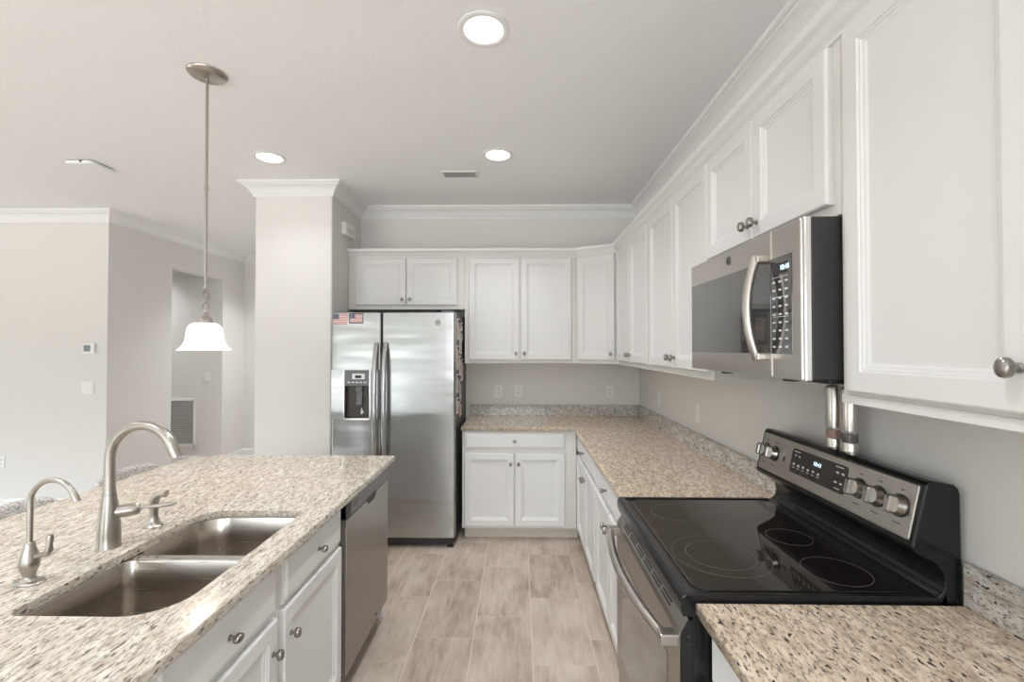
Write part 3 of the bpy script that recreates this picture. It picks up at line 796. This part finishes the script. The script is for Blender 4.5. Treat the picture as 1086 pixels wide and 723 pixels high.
for i in range(6):
    marks(g, [(-.120 + i * .027, .072 - (i % 2) * .002, .010, .007)], Md)
    marks(g, [(-.120 + i * .027, .060, .014, .002)], Md)
build('key_marks', g, M_print, dsp)
# knobs: round skirt with a raised bar grip
def stove_knob(y, up=.080):
    M = faceM(y, up, .003)
    k = build('knob', G().lathe([(.0275, 0), (.0275, .006), (.0255, .009), (.0245, .019), (.0230, .0225), (.0, .0235)], M, 32), M_kn2, cpn)
    build('knob_skirt', G().lathe([(.0300, -.002), (.0300, .003), (.0280, .0045)], M, 32), M_blackp, k)
    poly = rrect(-.0085, .0085, -.0245, .0245, .007, 4)
    ls = [[(x * s_, yy * s_, z) for x, yy in poly] for s_, z in ((1.0, .020), (1.0, .034), (.86, .038))]
    gp = build('knob_grip', G().loops(ls, True, True, False, M), M_kn2, k)
    build('knob_pointer', G().box(-.0012, .0012, .010, .021, .0378, .0386, M), M_slot, gp)
    g = G(); marks(g, [(0, .122, .012, .003), (0, .034, .026, .0025)], faceM(y, 0), .0038)
    build('dial_marks', g, M_dprint, cpn)
for y in (1.872, 1.812, 1.368, 1.296, 1.222): stove_knob(y)
g = G()
marks(g, [(0, .074, .012, .018)], faceM(1.745, 0), .0038)
build('lock_mark', g, M_dprint, cpn)
# oven door and drawer
DX = .404
dr_ = build('oven_door', G().prism([(.440, .225), (DX + .004, .225), (DX + .002, .232), (DX + .002, .815), (DX + .006, .832), (DX + .023, .861), (.440, .861)], 1, RY0 + .006, RY1 - .006), M_black, rg, .002)
build('door_skin', G().prism([(DX + .003, .228), (DX, .231), (DX, .815), (DX + .004, .832), (DX + .022, .862), (DX + .024, .861), (DX + .007, .831), (DX + .003, .815)], 1, RY0 + .008, RY1 - .008), M_steel_dw, dr_)
build('door_window', G().box(DX - .0015, DX + .002, RY0 + .10, RY1 - .10, .33, .72), M_ovglass, dr_, .001)
g = G()
sn = Vector((-.030, 0, .018)).normalized(); su = Vector((.018, 0, .030)).normalized()
for k in range(6):
    for r in (0, 1):
        y0 = RY0 + .105 + k * .094; c_ = Vector((DX + .013, y0, .847)) + su * (.004 if r else -.006) - sn * 0
        M = text_matrix(c_, (0, -1, 0), su)
        g.box(-.078, 0, -.0026, .0026, -.001, .0012, M)
build('vent_slots', g, M_slot, dr_)
pts = []
for i in range(25):
    u = i / 24; y = RY0 + .030 + (RY1 - RY0 - .060) * u
    pts.append((DX - .030 - .038 * (1 - (2 * u - 1) ** 2), y, .800))
hd = build('oven_handle', G().tube(pts, .0150, 16, sq=1.0), M_steel_y, dr_)
for y in (RY0 + .034, RY1 - .034):
    build('handle_bracket', G().box(DX - .044, DX + .004, y - .018, y + .018, .786, .816), M_kn2, hd, .004)
build('storage_drawer', G().box(DX + .006, .440, RY0 + .006, RY1 - .006, .050, .215), M_steel_dw, rg, .005)
g = G()
for z in (.82, .80): g.lathe([(.004, 0), (.004, .002), (0, .002)], text_matrix((.4275, RY0 + .0065, z), (1, 0, 0), (0, 0, 1)), 12)
build('door_hinge_screws', g, M_slot, rg)

# mills standing on the stove's backguard
def mill(x, y, label, fill, nm):
    z = 1.2105; M = Matrix.Translation((x, y, z))
    t = thing(nm, label, 'grinder', (x, y, z), 'steel grinders on the stove')
    build('base', G().lathe([(.0255, 0), (.0255, .004), (.0250, .030), (.0238, .034)], M), M_steel_v2, t)
    w_ = build('window', G().lathe([(.0232, .0335), (.0232, .072)], M), M_clear, t)
    build('filling', G().lathe([(.0200, .035), (.0205, .050), (.0170, .060), (.0, .062)], M, 20), fill, w_)
    build('barrel', G().lathe([(.0242, .071), (.0245, .074), (.0245, .200), (.0225, .209), (.012, .213), (0, .214)], M), M_steel_v2, t)
M_steel_v2 = mat('polished_steel', (0.62, 0.58, 0.54), 0.22, 1.0)
mill(1.066, 1.566, 'slim steel salt grinder with pink salt, the left one on the stove', M_salt, 'salt_grinder')
mill(1.066, 1.492, 'slim steel pepper grinder with black corns, the right one on the stove', M_pepper, 'pepper_grinder')

# ------------------------------------------------------------------ microwave
MX = .720; MZ0, MZ1 = 1.464, 1.885; MY0, MY1 = 1.166, 1.920
mw = thing('microwave', 'stainless over-the-range microwave with black glass front', 'microwave', (.92, 1.54, MZ0))
build('case', G().box(.742, XR - .003, MY0, MY1, MZ0 + .004, MZ1 - .001), M_mwside, mw, .003)
build('vent_panel', G().box(.79, 1.10, MY0 + .01, MY1 - .01, MZ0 - .008, MZ0 + .004), M_blackp, mw, .002)
for y in (1.30, 1.70):
    build('bottom_clip', G().box(.76, .79, y, y + .03, MZ0 - .010, MZ0 + .004), M_slot, mw)
dY = 1.312
md = build('door', G().box(MX, .740, dY + .0015, MY1, MZ0, MZ1), M_steel_y, mw, .005)
mp_ = build('control_column', G().box(MX, .740, MY0 + .010, dY - .0015, MZ0, MZ1), M_steel_y, mw, .005)
build('side_strip', G().box(MX + .004, .742, MY0, MY0 + .010, MZ0, MZ1), M_chrome, mw, .003)
build('door_glass', G().box(MX - .0015, MX + .003, dY + .0015, MY1 - .010, 1.532, 1.802), M_mwglass, md, .001)
kp = build('keypad', G().box(MX - .0015, MX + .003, MY0 + .046, dY - .0015, 1.532, 1.802), M_mwglass, mp_, .001)
Mk = text_matrix((MX - .0018, (MY0 + .046 + dY) / 2, 1.532), (0, -1, 0), (0, 0, 1))
build('display_window', G().box(-.040, .030, .222, .252, -.0002, .0006, Mk), M_slot, kp)
lettering('display_digits', '10:41', .020, text_matrix((MX - .0026, 1.243, 1.769), (0, -1, 0), (0, 0, 1)), M_digit, kp)
g = G()
for r in range(9):
    for q in range(3):
        marks(g, [(-.034 + q * .030, .020 + r * .0225, .013, .005)], Mk, .0004)
for z in (.205, .150, .095): marks(g, [(-.004, z + .008, .075, .0012)], Mk, .0004)
build('key_marks', g, M_print, kp)
pts = []
for i in range(21):
    u = i / 20; z = 1.515 + (1.815 - 1.515) * u
    pts.append((MX - .024 - .030 * (1 - (2 * u - 1) ** 2), 1.345, z))
mh = build('handle', G().tube(pts, .0125, 16, sq=1.15), M_steel_y, md)
for z in (1.524, 1.806):
    build('handle_bracket', G().box(MX - .034, MX + .002, 1.325, 1.355, z - .011, z + .011), M_steel_y, mh, .004)
emblem(MX - .0005, 1.575, 1.848, .016, 'x-', md, M_knob, M_dprint)

# ------------------------------------------------------------------ ceiling fixtures
def downlight(x, y, label):
    t = thing('recessed_light', label, 'ceiling light', (x, y, CH), 'recessed ceiling lights')
    build('trim_ring', G().lathe([(.108, CH), (.108, CH - .003), (.100, CH - .007), (.085, CH - .006), (.080, CH - .002)], Matrix.Translation((x, y, 0)), 40, caps=False), M_trim, t)
    build('lens', G().lathe([(0, CH - .0025), (.0815, CH - .0025)], Matrix.Translation((x, y, 0)), 40, caps=False), M_lamp, t)
    d = bpy.data.lights.new('lamp', 'AREA'); d.shape = 'DISK'; d.size = .15; d.energy = 5.6; d.spread = math.radians(118); d.color = (.95, .98, 1.0)
    o = bpy.data.objects.new('lamp', d); C.objects.link(o); o.parent = t; o.location = (0, 0, -.009)
    return t
base_l = downlight(-.149, 1.870, 'round recessed ceiling light, the largest, above the aisle at the top of the photo')
for x, y, lb in ((-.149, 3.100, 'round recessed ceiling light right of the ceiling vent'),
                 (-1.736, 3.116, 'round recessed ceiling light in front of the pillar'),
                 (-1.736, .60, 'added recessed fill light over the near island, behind the view'),  # this and the lamps below: unseen, added as fill to brighten the rooms
                 (-.149, .40, 'added recessed fill light over the near aisle, behind the view'),
                 (-4.4, 1.0, 'added recessed fill light in the living area, outside the view'),
                 (-2.95, 1.6, 'added recessed fill light left of the island, outside the view'),
                 (-5.1, 5.5, 'added recessed fill light in the side hall, hidden by its wall'),
                 (-2.95, 5.9, 'added recessed fill light in the passage, hidden behind the pillar')):
    t = copy_tree(base_l); t.location = (x, y, CH); t['label'] = lb
    watts = {(-1.736, 3.116): 1.7, (-2.95, 5.9): 14, (-5.1, 5.5): 11, (-4.4, 1.0): 2.5, (-2.95, 1.6): 7, (-1.736, .60): 7.5, (-.149, .40): 4.6}.get((x, y))
    if watts:                                # power set per lamp to even out brightness; unseen ones are added fill
        q = [ch for ch in t.children if ch.type == 'LIGHT'][0]; q.data = q.data.copy(); q.data.energy = watts
t = thing('ceiling_vent', 'small white slatted air vent in the ceiling', 'vent', (-.45, 3.43, CH))
x0, x1, y0, y1 = -.590, -.318, 3.372, 3.492
build('frame', G().box(x0, x1, y0, y0 + .018, CH - .008, CH).box(x0, x1, y1 - .018, y1, CH - .008, CH).box(x0, x0 + .018, y0, y1, CH - .008, CH).box(x1 - .018, x1, y0, y1, CH - .008, CH), M_trim, t, .002)
build('duct', G().box(x0 + .015, x1 - .015, y0 + .015, y1 - .015, CH - .0015, CH - .0005), M_slot, t)
for i in range(6):
    yy = y0 + .024 + i * .0145
    build('slat', G().prism([(yy, CH - .002), (yy + .003, CH - .001), (yy + .011, CH - .0085), (yy + .008, CH - .0095)], 0, x0 + .016, x1 - .016), mat('vent_slat_grey', (0.30, 0.30, 0.30), .5) if i == 0 else bpy.data.materials['vent_slat_grey'], t)
t = thing('ceiling_speaker', 'flat white square ceiling device with a dark seam, far left of the ceiling', 'ceiling device', (-3.10, 3.22, CH))
build('cover', G().loops([[(x, y, z) for x, y in rrect(-3.10 - s_, -3.10 + s_, 3.22 - s_, 3.22 + s_, .03, 6)] for s_, z in ((.100, CH - .008), (.100, CH - .022), (.094, CH - .028))], True, True), M_ceil, t)
build('mount', G().box(-3.185, -3.015, 3.135, 3.305, CH - .010, CH), M_grey, t)
build('clip', G().lathe([(0, 0), (.011, 0), (.011, .012), (0, .012)], Matrix.Translation((-3.075, 3.126, CH - .020)), 12), M_slot, t)

# pendant
PX, PY = -1.503, 2.15
t = thing('pendant_light', 'brushed nickel pendant lamp with white bell glass shade above the island', 'pendant lamp', (PX, PY, CH))
MT = Matrix.Translation((PX, PY, 0))
build('canopy', G().lathe([(.0, CH - .030), (.014, CH - .030), (.030, CH - .024), (.062, CH - .020), (.080, CH - .012), (.086, CH - .003), (.086, CH)], MT, 40), M_nickel, t)
build('rod', G().lathe([(.0062, 1.835), (.0062, 2.30), (.0080, 2.302), (.0080, 2.325), (.0062, 2.327), (.0062, CH - .028)], MT, 14), M_nickel, t)
build('loop_ring', G().tube([(PX + .012 * math.cos(a * PI / 8), PY, 1.832 + .012 * math.sin(a * PI / 8)) for a in range(17)], .0035, 10), M_nickel, t)
for ph in (0, PI):
    pts = []
    for i in range(25):
        u = i / 24; r = .021 * math.sin(PI * u) ** .8; a = ph + u * PI * 1.25
        pts.append((PX + r * math.cos(a), PY + r * math.sin(a), 1.825 - .105 * u))
    build('twist_arm', G().tube(pts, .0052, 10, sq=.6), M_nickel, t)
build('socket_cap', G().lathe([(.008, 1.722), (.012, 1.714), (.016, 1.700), (.028, 1.690), (.034, 1.678), (.036, 1.662), (.030, 1.662)], MT, 28), M_nickel, t)
prof = [(.026, 1.668), (.046, 1.667), (.060, 1.660), (.070, 1.645), (.0745, 1.625), (.077, 1.600), (.081, 1.580), (.089, 1.562), (.100, 1.548), (.110, 1.541), (.1105, 1.536), (.106, 1.537), (.098, 1.545), (.085, 1.560), (.077, 1.580), (.073, 1.600), (.070, 1.625), (.065, 1.643), (.056, 1.655), (.030, 1.662)]
build('glass_shade', G().lathe(prof, MT, 48, caps=False), M_shade, t)
d = bpy.data.lights.new('bulb', 'POINT'); d.energy = 5; d.color = (1, .84, .66); d.shadow_soft_size = .025
o = bpy.data.objects.new('bulb', d); C.objects.link(o); o.parent = t; o.location = (0, 0, 1.60 - CH)

# ------------------------------------------------------------------ wall plates and small devices
def plate(M, label, kind, group, wd=.072):
    nm, cat = ('wall_outlet', 'outlet') if kind == 'outlet' else ('light_switch', 'switch')
    loc = M.translation
    t = thing(nm, label, cat, tuple(loc), group)
    build('cover_plate', G().box(-wd / 2, wd / 2, -.006, 0, -.058, .058, M), M_plate, t, .0025)
    if kind == 'outlet':
        for z in (-.020, .020):
            r_ = build('socket', G().box(-.017, .017, -.0085, -.005, z - .014, z + .014, M), M_plate, t, .003)
            build('slots', G().box(-.008, -.0055, -.0092, -.008, z - .004, z + .007, M).box(.0055, .008, -.0092, -.008, z - .004, z + .007, M).box(-.002, .002, -.0092, -.008, z - .011, z - .007, M), M_slot, r_)
    else:
        nx = [0] if wd < .1 else [-.024, .024]
        for x in nx:
            build('rocker', G().prism([(-.006, -.033), (-.0105, -.033), (-.0075, .033), (-.006, .033)], 0, x - .016, x + .016, M), M_plate, t, .001)
    return t
plate(frame_matrix((-.197, YB - .0005, 1.142), 0), 'white outlet on the back wall, closest to the fridge', 'outlet', 'outlets above the counter')
plate(frame_matrix((-.010, YB - .0005, 1.146), 0), 'white outlet on the back wall, second from the fridge', 'outlet', 'outlets above the counter')
plate(frame_matrix((.842, YB - .0005, 1.140), 0), 'white outlet on the back wall close to the corner', 'outlet', 'outlets above the counter')
plate(frame_matrix((XR - .0005, 3.670, 1.140), RIGHT), 'white switch plate on the right wall near the corner', 'switch', 'switches on the walls')
plate(frame_matrix((XR - .0005, 2.875, 1.140), RIGHT), 'white switch plate on the right wall under the cabinet next to the microwave', 'switch', 'switches on the walls')
plate(frame_matrix((-4.150, 4.3195, 1.163), 0), 'white double switch plate below the thermostat', 'switch', 'switches on the walls', .118)
plate(frame_matrix((-4.165, 6.0195, 1.155), 0), 'white switch plate on the hall wall above the return grille', 'switch', 'switches on the walls')
plate(frame_matrix((-4.99, 4.3195, .45), 0), 'white outlet low on the left wall at the photo edge', 'outlet', 'outlets low on the left wall')

t = thing('thermostat', 'small square white thermostat with dark screen on the left wall', 'thermostat', (-4.135, 4.319, 1.54))
build('housing', G().box(-4.195, -4.078, 4.297, 4.3195, 1.488, 1.594), M_plate, t, .005)
build('screen', G().box(-4.178, -4.115, 4.2955, 4.2985, 1.512, 1.572), M_thermo, t, .001)

t = thing('door_chime', 'small white box mounted high on the side of the pillar', 'door chime', (-1.4745, 3.91, 2.57))
build('housing', G().box(-1.5045, -1.462, 3.80, 4.02, 2.505, 2.612), M_plate, t, .006)
build('speaker_slots', G().box(-1.463, -1.4612, 3.84, 3.98, 2.535, 2.538).box(-1.463, -1.4612, 3.84, 3.98, 2.550, 2.553).box(-1.463, -1.4612, 3.84, 3.98, 2.565, 2.568), M_grey, t)

# return-air grille in the hall
t = thing('return_air_grille', 'white framed louvred grille low on the hall wall', 'vent', (-4.5, 6.01, .55))
x0, x1, z0_, z1_ = -4.84, -4.315, .235, .865
build('frame', G().box(x0, x1, 6.003, 6.0195, z0_, z0_ + .03).box(x0, x1, 6.003, 6.0195, z1_ - .03, z1_).box(x0, x0 + .03, 6.003, 6.0195, z0_, z1_).box(x1 - .03, x1, 6.003, 6.0195, z0_, z1_), M_plate, t, .002)
M_louv = mat('louvre_grey', (0.42, 0.42, 0.40), .5)
build('backing', G().box(x0 + .02, x1 - .02, 6.0175, 6.0195, z0_ + .02, z1_ - .02), M_grey, t)
n = 22
for i in range(n):
    z = z0_ + .034 + i * (z1_ - z0_ - .068) / n
    build('louvre', G().prism([(6.0065, z), (6.009, z - .002), (6.0165, z + .016), (6.014, z + .018)], 0, x0 + .025, x1 - .025), M_louv, t)

# ------------------------------------------------------------------ stools tucked behind the island
def stool(cy_, label):
    cx = -1.90
    t = thing('counter_stool', label, 'stool', (cx, cy_, 0), 'upholstered stools behind the island')
    build('seat', G().loops([[(x, y, z) for x, y in rrect(cx - .20 + i, cx + .19 - i, cy_ - .21 + i, cy_ + .21 - i, .05, 6)] for i, z in ((.01, .575), (0, .585), (0, .635), (.012, .652), (.04, .660))], True, True, True), M_fabric, t)
    # curved backrest, wrapping slightly round the sitter, top corners rounded
    g = G(); n = 20; ls = []
    for i in range(n + 1):
        u = -1 + 2 * i / n; y = cy_ + u * .215
        x = cx - .200 + .055 * u * u
        top = .910 - .030 * abs(u) ** 3 - (.030 * max(0, abs(u) - .86) / .14 if abs(u) > .86 else 0)
        th = .022 * (1 if abs(u) < .9 else (1.0 - (abs(u) - .9) * 3))
        prof_ = [(x - th, .62), (x - th - .006, .75), (x - th - .010, top - .02), (x - th * .5 - .010, top - .004), (x - .010, top), (x + th * .5 - .010, top - .004), (x + th - .010, top - .02), (x + th - .006, .75), (x + th, .62)]
        ls.append([(a, y, b) for a, b in prof_])
    g.loops(ls, True, True, True)
    build('backrest', g, M_fabric, t)
    for sx in (-1, 1):
        for sy in (-1, 1):
            build('leg', G().tube([(cx + sx * .150, cy_ + sy * .165, .58), (cx + sx * .185, cy_ + sy * .195, 0)], [.020, .013], 10), M_leg, t)
    f = .30; k = .150 + .035 * (.58 - f) / .58; k2 = .165 + .030 * (.58 - f) / .58
    for sy in (-1, 1): build('footrest', G().tube([(cx - k, cy_ + sy * k2, f), (cx + k, cy_ + sy * k2, f)], .009, 8), M_leg, t)
    for sx in (-1, 1): build('footrest', G().tube([(cx + sx * k, cy_ - k2, f), (cx + sx * k, cy_ + k2, f)], .009, 8), M_leg, t)
    return t
s0 = stool(2.385, 'grey woven stool back showing behind the tall faucet')
s1 = copy_tree(s0); s1.location.y = 1.805; s1['label'] = 'grey woven stool back showing at the left photo edge'
